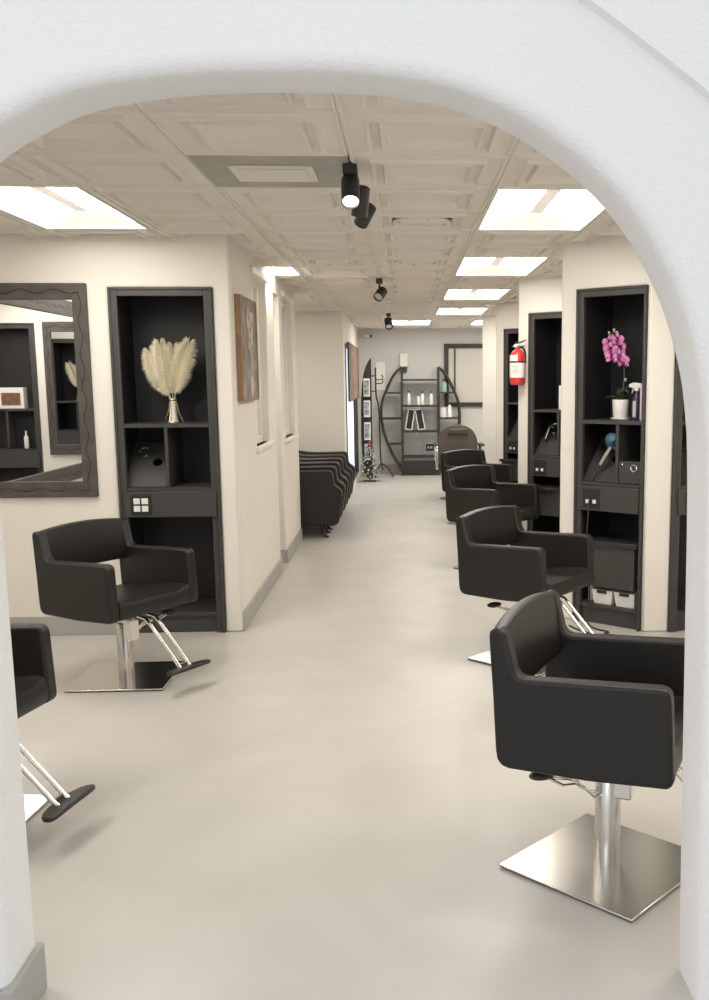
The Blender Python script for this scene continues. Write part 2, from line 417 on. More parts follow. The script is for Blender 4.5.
struct('ceiling', bx(-3.3, 3.3, YB-.01, 16.9, CZ+.12, CZ+.2), 'ceil')

troff_lab = ['lit ceiling panel light nearest the orchid cabinet wall, the largest whole one on the right', 'lit ceiling panel light second from the arch in the right row of whole ones', 'lit ceiling panel light third from the arch in the right row of whole ones',
             'lit ceiling panel light fourth from the arch in the right row of whole ones', 'lit ceiling panel light at the far end of the right row', 'lit ceiling panel light cut off by the top right curve of the arch',
             'lit ceiling panel light above the framed mirror at the left wall', 'lit ceiling panel light at the far end, beside the farthest spotlight', 'small lit ceiling light against the left corridor wall above the interior windows', 'added ceiling panel light over the alcove armchairs, unseen behind the corridor wall corner',
             'added ceiling panel light just behind the arch on the left, out of view', 'added ceiling panel light behind the right side of the arch, out of view']
for k, (x0, x1, y0, y1) in enumerate(troffers):
    t = thing('ceiling_light', troff_lab[k], 'ceiling light', (x0, y0, CZ), 0, 'recessed ceiling panel lights')
    w, l = x1-x0, y1-y0; f = .02
    b = nb(); box(b, 0, f, 0, l, -.008, .1); box(b, w-f, w, 0, l, -.008, .1); box(b, f, w-f, 0, f, -.008, .1); box(b, f, w-f, l-f, l, -.008, .1); box(b, f, w-f, f, l-f, .1, .106)
    ob('light_frame', b, 'trimw', t, bevel=.002)
    e = f+.001; zi = .045; zc = .004; cw = .035; c = w/2; en = min(.28, l*.3)
    for s in (0, 1):
        b = nb(); xo = e if s == 0 else w-e; xi = c-cw if s == 0 else c+cw
        v = [b.verts.new(p) for p in ((xo, e, zc), (xi, e+.02, zi), (xi, l-e-en, zi), (xo, l-e, zc))]
        b.faces.new(v); ob('diffuser', b, 'glow', t)
    b = nb(); v = [b.verts.new(p) for p in ((e, l-e, zc), (c-cw, l-e-en, zi), (c+cw, l-e-en, zi), (w-e, l-e, zc))]; b.faces.new(v)
    ob('end_diffuser', b, 'gend', t)
    ob('center_band', bx(c-cw, c+cw, e, l-e-en, zi-.004, zi+.004), 'band', t)

# square air vent
t = thing('ceiling_vent', 'grey metal air vent panel set in the ceiling beside the nearest spotlight', 'vent', (vent[0], vent[2], CZ))
b = nb(); box(b, .006, .604, .006, .604, -.006, .004)
ob('vent_plate', b, 'tgrey', t, bevel=.002)
b = nb()
box(b, .13, .46, .16, .45, -.014, -.0065); box(b, .16, .43, .19, .42, -.018, -.0145)
ob('vent_grille', b, 'ceil', t, bevel=.002)
# round flush speakers
for x, y, l in ((GX-TS/2, GY+1.5*TS+.06, 'round flush ceiling disc between the vent and the first whole right light'), (GX-TS/2, GY+4.5*TS+.03, 'round flush ceiling disc right of the second spotlight fixture'), (GX-1.5*TS, GY+4.5*TS+.04, 'round flush ceiling disc left of the second spotlight fixture')):
    t = thing('ceiling_speaker', l, 'ceiling speaker', (x, y, CZ), 0, 'round flush ceiling discs')
    b = nb(); torus(b, .155, .009, 32, 8, T(0, 0, -.003)); ob('rim', b, 'ceil', t, smooth=True)
    b = nb(); lathe(b, [(.15, .003), (.15, -.004), (.08, -.006), (.075, -.010), (.005, -.010)], 32); ob('cover', b, 'ceil', t, smooth=True)
    for q in range(4):
        b = nb(); ball(b, (.125*math.cos(q*PI/2+.2), .125*math.sin(q*PI/2+.2), -.006), .007, n=8); ob('screw', b, 'tgrey', t, smooth=True)

# ------------------------------------------------------------------ niche cabinets
def rounded_rect_with_hole(w, h, cxh, cyh, r, n=20):
    b = nb()
    o_ = [b.verts.new((x, y, 0)) for x, y in ((0, 0), (w, 0), (w, h), (0, h))]
    c = [b.verts.new((cxh+r*math.cos(2*PI*k/n), cyh+r*math.sin(2*PI*k/n), 0)) for k in range(n)]
    es = [b.edges.new((o_[i], o_[(i+1) % 4])) for i in range(4)] + [b.edges.new((c[i], c[(i+1) % n])) for i in range(n)]
    bmesh.ops.triangle_fill(b, use_beauty=True, use_dissolve=False, edges=es)
    return b
def cabinet(label, loc, rotz, holster='left', socket='lit', w=CW, D=.40, rst=.052):
    t = thing('wall_cabinet', label, 'cabinet', loc, rotz, 'charcoal cabinets built into the walls')
    H = CH; st = .052; dv = .298; b5 = min(.11, D-.05)
    b = nb()
    # outer casing with a stepped face frame
    box(b, 0, st, -.012, .02, 0, H); box(b, w-rst, w, -.012, .02, 0, H); box(b, st, w-rst, -.012, .02, H-st, H)
    ob('face_frame', b, 'lam', t, bevel=.003)
    b = nb(); box(b, 0.001, .016, -.022, -.0122, 0, H); box(b, w-.016, w-.001, -.022, -.0122, 0, H); box(b, .016, w-.016, -.022, -.0122, H-.016, H-.001)
    ob('outer_bead', b, 'lam', t, bevel=.003)
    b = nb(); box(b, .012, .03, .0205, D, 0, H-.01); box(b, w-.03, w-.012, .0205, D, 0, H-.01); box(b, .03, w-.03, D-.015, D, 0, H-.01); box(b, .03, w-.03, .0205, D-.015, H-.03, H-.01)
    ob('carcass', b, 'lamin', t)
    x0, x1 = .031, w-.031
    b = nb(); box(b, st+.001, w-rst-.001, -.01, .0205, 1.281, 1.303); box(b, x0, x1, .0205, D-.016, 1.281, 1.303); ob('shelf', b, 'lam', t)
    b = nb(); box(b, st+.001, w-rst-.001, -.01, .0205, .895, .915); box(b, x0, x1, .0205, D-.016, .895, .915); ob('shelf', b, 'lam', t)
    ob('divider', bx(dv-.010, dv+.010, -.004, D-.016, .9155, 1.2805), 'lam', t, bevel=.002)
    # fixed apron with the socket plate
    ob('apron', bx(.035, w-.02, -.030, -.0125, .735, .893), 'lam', t, bevel=.004)
    # base shelf and plinth
    ob('base_shelf', bx(x0, x1, .0, D-.016, .105, .128), 'lam', t, bevel=.002)
    ob('plinth', bx(x0, x1, .015, .03, 0, .104), 'lam', t)
    # slanted tool board with a round cut-out in one compartment
    xa = x0+.002
    bw = dv-.012-(x0+.002)
    if holster and D > .3:
        b = rounded_rect_with_hole(bw, .355, bw*.66, .19, .030)
        m_ = T(xa, .035, .918) @ R(math.radians(47), 'X')
        bmesh.ops.transform(b, matrix=m_, verts=b.verts)
        o = ob('tool_board', b, 'lam', t); sm = o.modifiers.new('thick', 'SOLIDIFY'); sm.thickness = .012; sm.offset = -1
        b = nb(); torus(b, .035, .004, 20, 6, m_ @ T(bw*.30, .27, .004)); ob('chrome_ring', b, 'chrome', t, smooth=True)
    sx = .075
    sp_ = ob('socket_plate', bx(sx, sx+.125, -.0355, -.0305, .752, .875), 'plastic', t, bevel=.002)
    for ix in range(2):
        for iz in range(2):
            if socket == 'lit':
                ob('socket', bx(sx+.018+ix*.048, sx+.057+ix*.048, -.0395, -.036, .772+iz*.046, .808+iz*.046), 'white2', sp_, bevel=.006, seg=3)
            elif iz == 0:
                ob('socket', bx(sx+.025+ix*.05, sx+.05+ix*.05, -.039, -.036, .782, .806), 'white2', sp_, bevel=.006, seg=3)
    if socket != 'lit' and D > .3:
        # small drawer with a ring pull in the right compartment
        dr = ob('drawer_front', bx(dv+.012, w-rst-.002, .002, .02, .917, 1.055), 'lam', t, bevel=.003)
        b = nb(); torus(b, .020, .005, 20, 8, T(dv+.12, -.002, 1.015) @ R(PI/2, 'X')); ob('ring_pull', b, 'chrome', dr, smooth=True)
        b = nb(); ball(b, (dv+.04, .0, 1.035), .008, n=8); ob('lock', b, 'chrome', dr, smooth=True)
    return t
cabL = cabinet('tall charcoal wall cabinet holding the cream feather plumes, right of the mirror', (-1.745, 6.03, 0), 0)
def along(k, s, out=0, z=0):
    cx_, cy_ = CN[k]; return (cx_ + s*math.cos(AL) + out*math.sin(AL), cy_ + s*math.sin(AL) - out*math.cos(AL), z)
OFF = .118
cab1 = cabinet('tall charcoal wall cabinet holding the pink orchid, nearest on the right', along(0, OFF), AL, socket='used', w=.485, rst=.016)
cab2 = cabinet('tall charcoal wall cabinet between the orchid cabinet and the fire extinguisher', along(1, OFF), AL, socket='used')
cab3 = cabinet('tall charcoal wall cabinet partly hidden behind the red fire extinguisher', along(2, OFF), AL, socket='used')
cab4 = cabinet('dark cabinet showing as a narrow strip between the cream pillar and the arch', (1.622, 5.84, 0), 0, socket='used')
cab5 = cabinet('tall dark cabinet behind the arch, seen only in the mirror', (-1.665, 2.38, 0), PI, socket='used', D=.15)

# counters in the right stations
def counter(label, k, s, out, zt, ww, hh, dd):
    x, y, _ = along(k, s, out)
    t = thing('counter_unit', label, 'counter', (x, y, 0), AL, 'dark counters in the right stations')
    ob('worktop', bx(0, ww, 0, dd, zt-.03, zt), 'top', t, bevel=.004)
    ob('drawer_box', bx(.02, ww-.02, .02, dd-.02, zt-hh, zt-.0305), 'lam', t, bevel=.004)
    ob('side_support', bx(ww-.018, ww-.001, .03, dd-.03, .1285, zt-hh-.0005) if k == 0 else bx(ww-.03, ww-.012, .16, .17, 0, zt-hh-.0005), 'lam', t)
counter('dark counter with a deep drawer box in the orchid cabinet, above two white bins', 0, .19, .03, .545, .385, .30, .30)
counter('dark counter jutting out of the wall cabinet behind the third salon chair on the right', 1, .17, .14, .655, .50, .24, .30)
counter('dark counter at the farthest right cabinet, behind the fire extinguisher', 2, .14, .13, .675, .50, .24, .30)

# ------------------------------------------------------------------ mirror frames
def mirror(label, loc, rotz, w, h, fw=.085, ft=.095):
    t = thing('wall_mirror', label, 'mirror', loc, rotz)
    b = nb()
    b = cutwall(b, w, h, .03, [(fw, w-fw, ft, h-ft)], T(0, -.03, 0))
    fr = ob('mirror_frame', b, 'frame', t, bevel=.006)
    ob('mirror_glass', bx(fw-.01, w-fw+.01, -.012, -.006, ft-.01, h-ft+.01), 'mirror', t)
    # wavy carved line running round the frame
    b = nb(); pts = []; m = fw*.5; mt = ft*.5
    def run(p, q, n_, amp):
        p, q = Vector(p), Vector(q); d = (q-p); L_ = d.length; nrm = Vector((-d.z, 0, d.x)).normalized(); N = int(L_/.015)
        for i in range(N):
            s = i/N; pts.append(p + d*s + nrm*amp*math.sin(s*L_/.19*2*PI) + Vector((0, 0, 0)))
    y = -.031; lz = ft*.5
    run((m, y, lz), (w-m, y, lz), 0, .010); run((w-m, y, lz), (w-m, y, h-mt), 0, .012); run((w-m, y, h-mt), (m, y, h-mt), 0, .014); run((m, y, h-mt), (m, y, lz), 0, .012)
    pts.append(pts[0]); tube(b, pts, .0026, 5)
    ob('carved_line', b, 'lamin', fr, smooth=True)
    return t
mirror('wide mirror in a dark carved frame hanging left of the plume cabinet', (-2.86, 6.03, .865), 0, .995, 1.267)
mirror('dark framed mirror on the left side wall, seen only as a reflection', (-2.9, 2.46, .71), PI/2, 2.75, 1.535, .11, .13)
bpy.data.objects['wall_mirror.001'].rotation_euler = (0, 0, PI/2)
mirror('narrow dark framed mirror behind the arch, seen only as a reflection', (-2.355, 2.38, .86), PI, .50, 1.26, .075, .095)

# ------------------------------------------------------------------ styling chairs
def salon_chair(label, loc, face, baserot, lever, lift=0.0, foot=True):
    UP = ('armrest', 'backrest', 'seat', 'pump_head', 'footrest')
    t = thing('salon_chair', label, 'chair', loc, 0, 'black salon chairs on square steel bases')
    def part(name, b, m, rz=face, **k): return ob(name, b, m, t, rotz=rz, loc=(0, 0, lift if name in UP else 0), **k)
    prof = [(-.240, .398), (-.262, .404), (-.276, .422), (-.281, .45), (-.289, .60), (-.302, .80), (-.300, .815), (-.292, .824), (-.276, .827), (-.258, .822), (-.248, .806), (-.224, .705), (-.212, .687), (-.192, .680), (.205, .696), (.224, .691), (.234, .680), (.238, .662), (.250, .435), (.247, .414), (.232, .404), (0, .394)]
    for s in (1, -1):
        b = prism(nb(), prof, .238*s, .298*s, 'y')
        part('armrest', b, 'vinyl', bevel=.019, seg=4)
    # backrest: gently bowed, crowned along the top
    b = nb(); N = 12; vs = []
    for i in range(N+1):
        y = -.262 + .524*i/N; u = y/.262; bow = -.014*(1-u*u); zt = .827 + .018*(1-u*u)
        P = [(-.284+bow*.6, .610), (-.302+bow, .80), (-.294+bow, zt-.004), (-.276+bow, zt), (-.258+bow, zt-.008), (-.246+bow, .79), (-.222+bow*.6, .635), (-.229+bow*.6, .615), (-.25+bow*.6, .606)]
        vs.append([b.verts.new((x, y, z)) for x, z in P])
    for a, c in zip(vs, vs[1:]):
        for i in range(len(a)): b.faces.new((a[i], a[(i+1) % len(a)], c[(i+1) % len(a)], c[i]))
    b.faces.new(vs[0]); b.faces.new(vs[-1][::-1])
    part('backrest', b, 'vinyl', smooth=True)
    b = nb(); N = 8; vs = []
    for i in range(N+1):
        y = -.236 + .472*i/N; u = abs(y/.236); e = .020*max(0, (u-.75)/.25)**2; c = .008*(1-u*u)
        P = [(-.262, .400), (-.262, .46), (.20, .492+e-c), (.236, .488+e), (.246, .47+e), (.248, .430), (.236, .408), (0, .397)]
        vs.append([b.verts.new((x, y, z)) for x, z in P])
    for a, c in zip(vs, vs[1:]):
        for i in range(len(a)): b.faces.new((a[i], a[(i+1) % len(a)], c[(i+1) % len(a)], c[i]))
    b.faces.new(vs[0]); b.faces.new(vs[-1][::-1])
    part('seat', b, 'vinyl', smooth=True)
    # under-seat plate and pump head
    b = nb(); box(b, -.11, .13, -.09, .09, .372, .39); box(b, -.035, .05, -.03, .03, .345, .372); box(b, .02, .080, -.030, .030, .235, .345)
    part('pump_head', b, 'chrome', bevel=.006)
    b = lathe(nb(), [(.041, .012), (.041, .30), (.039, .303), (.030, .304), (.030, .346)], 28)
    part('column', b, 'steel', rz=0, smooth=True)
    # square steel base plate on a dark underlay
    h = .25
    part('base_plate', bx(-h, h, -h, h, .005, .013), 'steel', rz=baserot, bevel=.003)
    part('base_pad', bx(-h+.006, h-.006, -h+.006, h-.006, 0, .0048), 'plastic', rz=baserot)
    # pump lever: two bent chrome rods to a black pedal
    b = nb()
    for s in (1, -1):
        tube(b, [(.035, .012*s, .250), (.06, .024*s, .250), (.095, .030*s, .285), (.13, .022*s, .302), (.175, .030*s, .308), (.215, .012*s, .330)], .0045, 8)
    lv = part('pump_lever', b, 'chrome', rz=lever, smooth=True)
    b = nb(); ball(b, (0, 0, 0), .045, (1, .55, .34), 14); bmesh.ops.translate(b, vec=(.232, 0, .338), verts=b.verts); ob('lever_pedal', b, 'plastic', lv, smooth=True)
    if foot:
        b = nb()
        for s in (1, -1): tube(b, [(.12, .032*s, .384), (.20, .032*s, .372), (.23, .032*s, .345), (.420, .032*s, .150), (.432, .032*s, .140)], .0095, 10)
        tube(b, [(.412, -.032, .155), (.412, .032, .155)], .008, 8)
        fr = part('footrest', b, 'chrome', smooth=True)
        b = nb(); n = 20; prof = []
        for i in range(n):
            a = 2*PI*i/n; prof.append((.040*math.copysign(abs(math.cos(a))**.7, math.cos(a)) + (.020*math.sin(a)**2), .142*math.copysign(abs(math.sin(a))**.8, math.sin(a))))
        prism(b, prof, 0, .018, 'z', T(.440, 0, .130) @ R(math.radians(-8), 'Y'))
        ob('foot_pad', b, 'plastic', fr, bevel=.006, seg=3)
    return t
D45 = PI/4
salon_chair('black salon chair nearest the camera, on the right edge of the arch', (.638, 2.945, 0), -.43, D45, PI+.28, .006)
salon_chair('black salon chair second from the camera on the right, in front of the orchid cabinet', (.688, 5.31, 0), -.66, D45, PI+.45, -.004)
salon_chair('black salon chair third from the camera in the right row', (.74, 8.0, 0), -.78, D45, PI)
salon_chair('black salon chair farthest along the right row, before the brown reclining chair', (.80, 10.55, 0), -.95, D45, PI+.1, -.05)
salon_chair('whole black salon chair in front of the plume cabinet at the left', (-1.492, 5.11, 0), -.57, 0, .25, -.022)
salon_chair('black salon chair cut off by the left side of the arch', (-1.615, 3.36, 0), -.22, -.1, -.9, -.02)

# reclining chair at the end of the right row
t = thing('reclining_chair', 'brown reclining chair with a rounded back at the far end of the right row', 'chair', (.70, 12.7, 0))
b = nb(); N = 14; vs = []
for i in range(N+1):
    a = PI*i/N; vs.append((-.27*math.cos(a)*1.0, (.62+.36*math.sin(a)**.6)))
prism(b, [(-.27, .45)] + vs + [(.27, .45)], -.05, .05, 'y'); bmesh.ops.transform(b, matrix=T(0, .16, 0) @ R(math.radians(-10), 'X'), verts=b.verts)
ob('backrest', b, 'vinylb', t, bevel=.025, seg=4)
ob('head_cushion', bx(-.13, .13, .11, .15, .84, .92), 'vinylb', t, bevel=.018, seg=3)
ob('seat', bx(-.26, .26, -.30, .24, .38, .50), 'vinylb', t, bevel=.03, seg=3)
for s in (-1, 1):
    b = nb(); tube(b, [(s*.29, .2, .50), (s*.29, .2, .66), (s*.29, .16, .70), (s*.29, -.22, .70), (s*.29, -.27, .66), (s*.29, -.27, .42)], .016, 8)
    arm = ob('armrest', b, 'chrome', t, smooth=True)
    ob('arm_pad', bx(s*.29-.035, s*.29+.035, -.2, .16, .705, .735), 'vinyl', arm, bevel=.012)
    ob('side_panel', bx(s*.29-.012, s*.29+.012, -.26, .19, .42, .66), 'vinyl', t, bevel=.01)
b = lathe(nb(), [(.26, 0), (.26, .02), (.06, .05), (.05, .38)], 24); ob('pedestal', b, 'chrome', t, smooth=True)

# ------------------------------------------------------------------ armchairs in the alcove
def armchair(label, y):
    t = thing('armchair', label, 'armchair', (-1.1, y, 0), 0, 'black armchairs in a row in the alcove')
    # side panel profile (x forward = +X)
    prof = [(-.42, .14), (-.44, .50), (-.46, .74), (-.42, .79), (-.34, .78), (-.24, .70), (-.05, .67), (.20, .675), (.34, .678), (.375, .668), (.392, .64), (.395, .56), (.41, .53), (.455, .50), (.475, .47), (.478, .42), (.44, .17), (.42, .14)]
    for s, yy in ((0, .0), (1, .43)):
        ob('armrest', prism(nb(), prof, yy, yy+.075, 'y'), 'vinyl', t, bevel=.012, seg=3)
        b = nb()
        for yo in (.004, .071): tube(b, [(p[0], yy+yo, p[1]) for p in resample_smooth(prof[3:16], 1)], .005, 5)
        ob('piping', b, 'piping', t, smooth=True)
    ob('seat', bx(-.38, .44, .078, .427, .22, .47), 'vinyl', t, bevel=.04, seg=4)
    b = prism(nb(), [(-.45, .45), (-.47, .78), (-.43, .82), (-.36, .81), (-.30, .48)], .078, .427, 'y'); ob('backrest', b, 'vinyl', t, bevel=.02, seg=3)
    for lx, dx in ((-.33, -.06), (.22, .08)):
        for ly in (.10, .38):
            b = nb(); tube(b, [(lx, ly, .22), (lx+dx*.6, ly, .07), (lx+dx, ly+.0, .012)], [.016, .014, .012], 8); box(b, lx+dx-.025, lx+dx+.03, ly-.018, ly+.018, 0, .014)
            ob('leg', b, 'iron', t, bevel=.003)
    return t
for i, l in enumerate(['black armchair nearest in the alcove row, its whole side panel in view', 'black armchair second from the corridor wall corner in the alcove row', 'middle one of the five black armchairs in the alcove row',
                       'black armchair fourth back in the alcove row', 'black armchair farthest back in the alcove row, against the cream wall']):
    armchair(l, 9.62 + .525*i)

# ------------------------------------------------------------------ on the left: plumes in vase
VX, VY, VZ = -1.435, 6.20, 1.3031
t = thing('plume_vase', 'small clear glass vase with flared brass wire stand on the cabinet shelf', 'vase', (VX, VY, VZ))
b = lathe(nb(), [(.030, .004), (.026, .03), (.020, .10), (.017, .135), (.022, .15), (.018, .149), (.014, .13), (.016, .09), (.022, .02), (.001, .012)], 20, cap=False); ob('vase_body', b, 'ceramic', t, smooth=True)
b = nb()
for q in range(6):
    a = q*PI/3+.2; tube(b, [(.018*math.cos(a), .018*math.sin(a), .14), (.030*math.cos(a), .030*math.sin(a), .07), (.056*math.cos(a), .056*math.sin(a), .003)], .003, 6)
torus(b, .02, .004, 16, 6, T(0, 0, .138)); torus(b, .054, .0025, 20, 6, T(0, 0, .004))
ob('wire_stand', b, 'brass', t, smooth=True)
def plume(label, base, tip, wid, seed):
    rnd = random.Random(seed); t = thing('feather_plume', label, 'feather plume', base, 0, 'cream feather plumes in the vase')
    b0 = Vector((0, 0, 0)); tp = Vector(tip)-Vector(base)
    L = tp.length; d = tp.normalized(); side = d.cross(Vector((0, 1, 0))).normalized(); out = side.cross(d)
    def axis(s): return d*L*s + side*math.sin(s*PI)*.012
    b = nb(); tube(b, [axis(s/10) for s in range(11)], [.0028*(1-s/14) for s in range(11)], 5); ob('quill', b, 'plume', t, smooth=True)
    b = nb()
    for i in range(1300):
        s = .16+.84*(i/1300); prof = wid*min(1, ((s-.10)/.30))**.6*(1-.30*max(0, (s-.82)/.18))
        for sg in (-1, 1):
            p = axis(s); ang = rnd.uniform(-1.1, 1.1)
            ln = prof*rnd.uniform(.55, 1.12)
            dr = (side*sg*math.cos(ang) + out*math.sin(ang) + d*(.35+1.1*max(0, s-.72)*3)).normalized()
            m_ = p + dr*ln*.55 + d*.012; e = p + dr*ln + d*rnd.uniform(-.012, .014) - Vector((0, 0, ln*.10))
            wv = d*.0011 + out*.0006
            v = [b.verts.new(q) for q in (p-wv, m_-wv*1.3, e, m_+wv*1.3, p+wv)]; b.faces.new(v)
    ob('barbs', b, 'plume', t)
pb = (VX, VY, VZ+.12)
plume('cream feather plume leaning farthest left in the vase', pb, (VX-.125, VY+.0, VZ+.43), .075, 1)
plume('cream feather plume second from the left in the vase', (VX-.003, VY-.008, VZ+.12), (VX-.055, VY-.03, VZ+.475), .078, 2)
plume('cream feather plume upright in the middle of the vase', (VX+.002, VY+.006, VZ+.12), (VX+.01, VY+.03, VZ+.455), .07, 3)
plume('cream feather plume leaning right in the vase', (VX+.006, VY-.004, VZ+.12), (VX+.115, VY-.01, VZ+.475), .082, 4)

# ------------------------------------------------------------------ orchid cabinet contents
def inloc(k, s, depth, z): return along(k, OFF+s, -depth, z)
ox, oy, oz = inloc(0, .245, .13, 1.3031)
t = thing('potted_orchid', 'pink orchid in a white ribbed pot on the cabinet shelf', 'potted orchid', (ox, oy, oz), AL)
b = nb(); prof = []
lathe(b, [(.040, .012), (.047, .02), (.053, .122), (.052, .126), (.047, .125), (.045, .105), (.005, .104)], 28); pt = ob('pot', b, 'ceramic', t, smooth=True)
b = lathe(nb(), [(.05, .0), (.062, .006), (.063, .014), (.055, .012), (.035, .010)], 28); ob('saucer', b, 'ceramic', pt, smooth=True)
spine = resample_smooth([(0, 0, .11)[::2], (.02, .20), (.03, .31), (-.005, .41), (-.05, .50), (-.06, .545)], 2)
b = nb(); tube(b, [(p[0], -.01, p[1]) for p in spine], .0035, 6); tube(b, [(.01, .01, .11), (.015, .012, .28), (0, .0, .40)], .002, 5); ob('flower_stem', b, 'stem', t, smooth=True)
def leafmesh(b, dirx, diry, ln, wd, lift):
    N = 8; prev = None
    for i in range(N+1):
        s = i/N; c = Vector((dirx*ln*s, diry*ln*s, .112+lift*math.sin(s*PI*.75)-.0*s)); w_ = wd*math.sin(min(1, s*1.02+.06)*PI)**.6+.002
        sd = Vector((-diry, dirx, 0)).normalized()
        cur = [b.verts.new(c-sd*w_+Vector((0, 0, .008))), b.verts.new(c), b.verts.new(c+sd*w_+Vector((0, 0, .008)))]
        if prev:
            for q in range(2): b.faces.new((prev[q], prev[q+1], cur[q+1], cur[q]))
        prev = cur
for dx, dy, ln, wd, lf in ((-.9, -.3, .10, .022, .03), (.8, -.4, .09, .02, .07), (.5, .8, .08, .02, .10), (-.4, .8, .09, .02, .08), (.2, -.9, .07, .02, .06)):
    b = nb(); leafmesh(b, dx, dy, ln, wd, lf); o = ob('leaf', b, 'leaf', t, smooth=True); sm = o.modifiers.new('thick', 'SOLIDIFY'); sm.thickness = .003
def bloom(x, y, z, s, tilt):
    b = nb(); base = T(x, y, z) @ R(tilt, 'Z') @ R(PI/2+.1, 'X')
    for a, ln, wd in ((PI/2, 1, .62), (PI/2+2.15, 1, .55), (PI/2-2.15, 1, .55), (.15, .98, .95), (PI-.15, .98, .95)):
        N = 6; prev = None; pv = []
        for i in range(N+1):
            q = i/N; r_ = .012*s+ .034*s*ln*q; w_ = .022*s*wd*math.sin(min(1, q*.86+.14)*PI)**.5
            c = Vector((math.cos(a)*r_, math.sin(a)*r_, .006*math.sin(q*PI)*s)); sd = Vector((-math.sin(a), math.cos(a), 0))
            cur = [b.verts.new(base @ (c-sd*w_)), b.verts.new(base @ (c+Vector((0, 0, .003)))), b.verts.new(base @ (c+sd*w_))]
            if prev:
                for u in range(2): b.faces.new((prev[u], prev[u+1], cur[u+1], cur[u]))
            prev = cur
    o = ob('bloom', b, 'pink', t, smooth=True); sm = o.modifiers.new('thick', 'SOLIDIFY'); sm.thickness = .002
    b = nb(); ball(b, base @ Vector((0, -.002, .010)), .010*s, (1, 1.3, .8), 8); ball(b, base @ Vector((0, -.014*s, .008)), .007*s, (1.2, .8, .8), 8); ob('bloom_heart', b, 'magenta', o, smooth=True)
for x, z, s, tl, y in ((-.072, .535, 1.0, .5, -.02), (-.012, .552, 1.05, -.2, -.03), (-.055, .485, 1.0, .3, -.04), (.0, .495, 1.05, -.3, -.02), (-.045, .435, 1.0, .4, -.03), (.012, .43, 1.0, -.1, -.05), (.035, .405, 1.1, -.3, -.04), (-.025, .515, .9, .1, .015), (-.03, .46, .9, 0, .01)):
    bloom(x, y, .10+(z-.10)*.87, s*1.15, tl)
for x, z in ((-.085, .540), (-.05, .555), (-.035, .540), (-.06, .520), (.035, .25)):
    b = nb(); ball(b, (x, -.01, z), .009, (1, 1, 1.3), 8); ob('bud', b, 'bud', t, smooth=True)
x, y, z = inloc(0, .362, .12, 1.3031)
def spray_bottle(label, loc, rz, head=True, m='navy'):
    t = thing('spray_bottle', label, 'bottle', loc, rz)
    b = lathe(nb(), [(.028, 0), (.030, .006), (.030, .12), (.024, .15), (.012, .168), (.012, .18)], 20); ob('bottle_body', b, m, t, smooth=True)
    ob('front_label', bx(-.010, .012, -.0325, -.029, .02, .12), 'lilac', t, bevel=.001)
    if head:
        b = nb(); box(b, -.014, .014, -.011, .011, .18, .20); prism(b, [(-.052, .222), (-.05, .204), (-.02, .20), (.03, .196), (.038, .206), (.03, .228), (-.02, .232)], -.011, .011, 'y'); prism(b, [(-.028, .20), (-.036, .165), (-.031, .163), (-.02, .20)], -.005, .005, 'y')
        ob('trigger_head', b, 'white2', t, bevel=.003)
    return t
spray_bottle('navy spray bottle with a white trigger beside the orchid pot', (x, y, z), AL)
x, y, z = inloc(0, .395, .22, 1.3031); spray_bottle('plain navy bottle behind the navy spray bottle', (x, y, z), AL, head=False)
x, y, z = inloc(0, .440, .12, 1.3031)
tag(ob('card_box', bx(-.025, .028, -.06, .06, 0, .225), 'lilac', loc=(x, y, z), rotz=AL, bevel=.002), 'pale lilac upright box at the right end of the orchid shelf', 'box')

# hair dryer resting on the slanted tool board
x, y, z = inloc(0, .215, .10, 1.07)
t = thing('hair_dryer', 'blue hair dryer resting on the slanted board below the orchid', 'hair dryer', (x, y, z), AL)
m_ = T(0, -.02, .10) @ R(.45, 'Z') @ R(math.radians(60), 'X')
b = lathe(nb(), [(.020, -.055), (.034, -.05), (.040, -.02), (.040, .03), (.033, .055), (.030, .058), (.024, .05), (.004, .045)], 20, m_); ob('barrel', b, 'blue', t, smooth=True)
b = nb(); tube(b, [(0, -.02, .07), (-.035, -.03, .01), (-.07, -.04, -.05)], [.019, .017, .015], 12); ob('handle', b, 'steel', t, smooth=True)
b = nb(); tube(b, [(.0, -.02, .07), (.05, -.0, .035), (.075, .01, .03)], [.014, .012, .009], 10); ob('nozzle', b, 'blue', t, smooth=True)
b = nb(); tube(b, resample_smooth([(-.07, -.04, -.05), (-.10, -.07, -.12), (-.115, -.095, -.20), (-.10, -.11, -.27), (-.07, -.10, -.29)], 2), .006, 6); ob('power_cord', b, 'cord', t, smooth=True)

# cord hanging from the socket to the floor
x, y, z = inloc(0, .13, -.045, 0)
b = nb(); tube(b, resample_smooth([(0, 0, .80), (.01, -.02, .72), (-.02, .0, .5), (.03, -.01, .2), (.0, -.02, .03), (.10, -.10, .006), (.24, -.10, .006), (.20, -.18, .006), (.32, -.14, .006), (.30, -.22, .006), (.08, -.20, .006), (-.06, -.12, .006)], 3), .005, 6)
tag(ob('power_cord', b, 'cord', loc=(x, y, 0), rotz=AL, smooth=True), 'black power cord hanging from the orchid cabinet socket and coiled on the floor', 'cord')

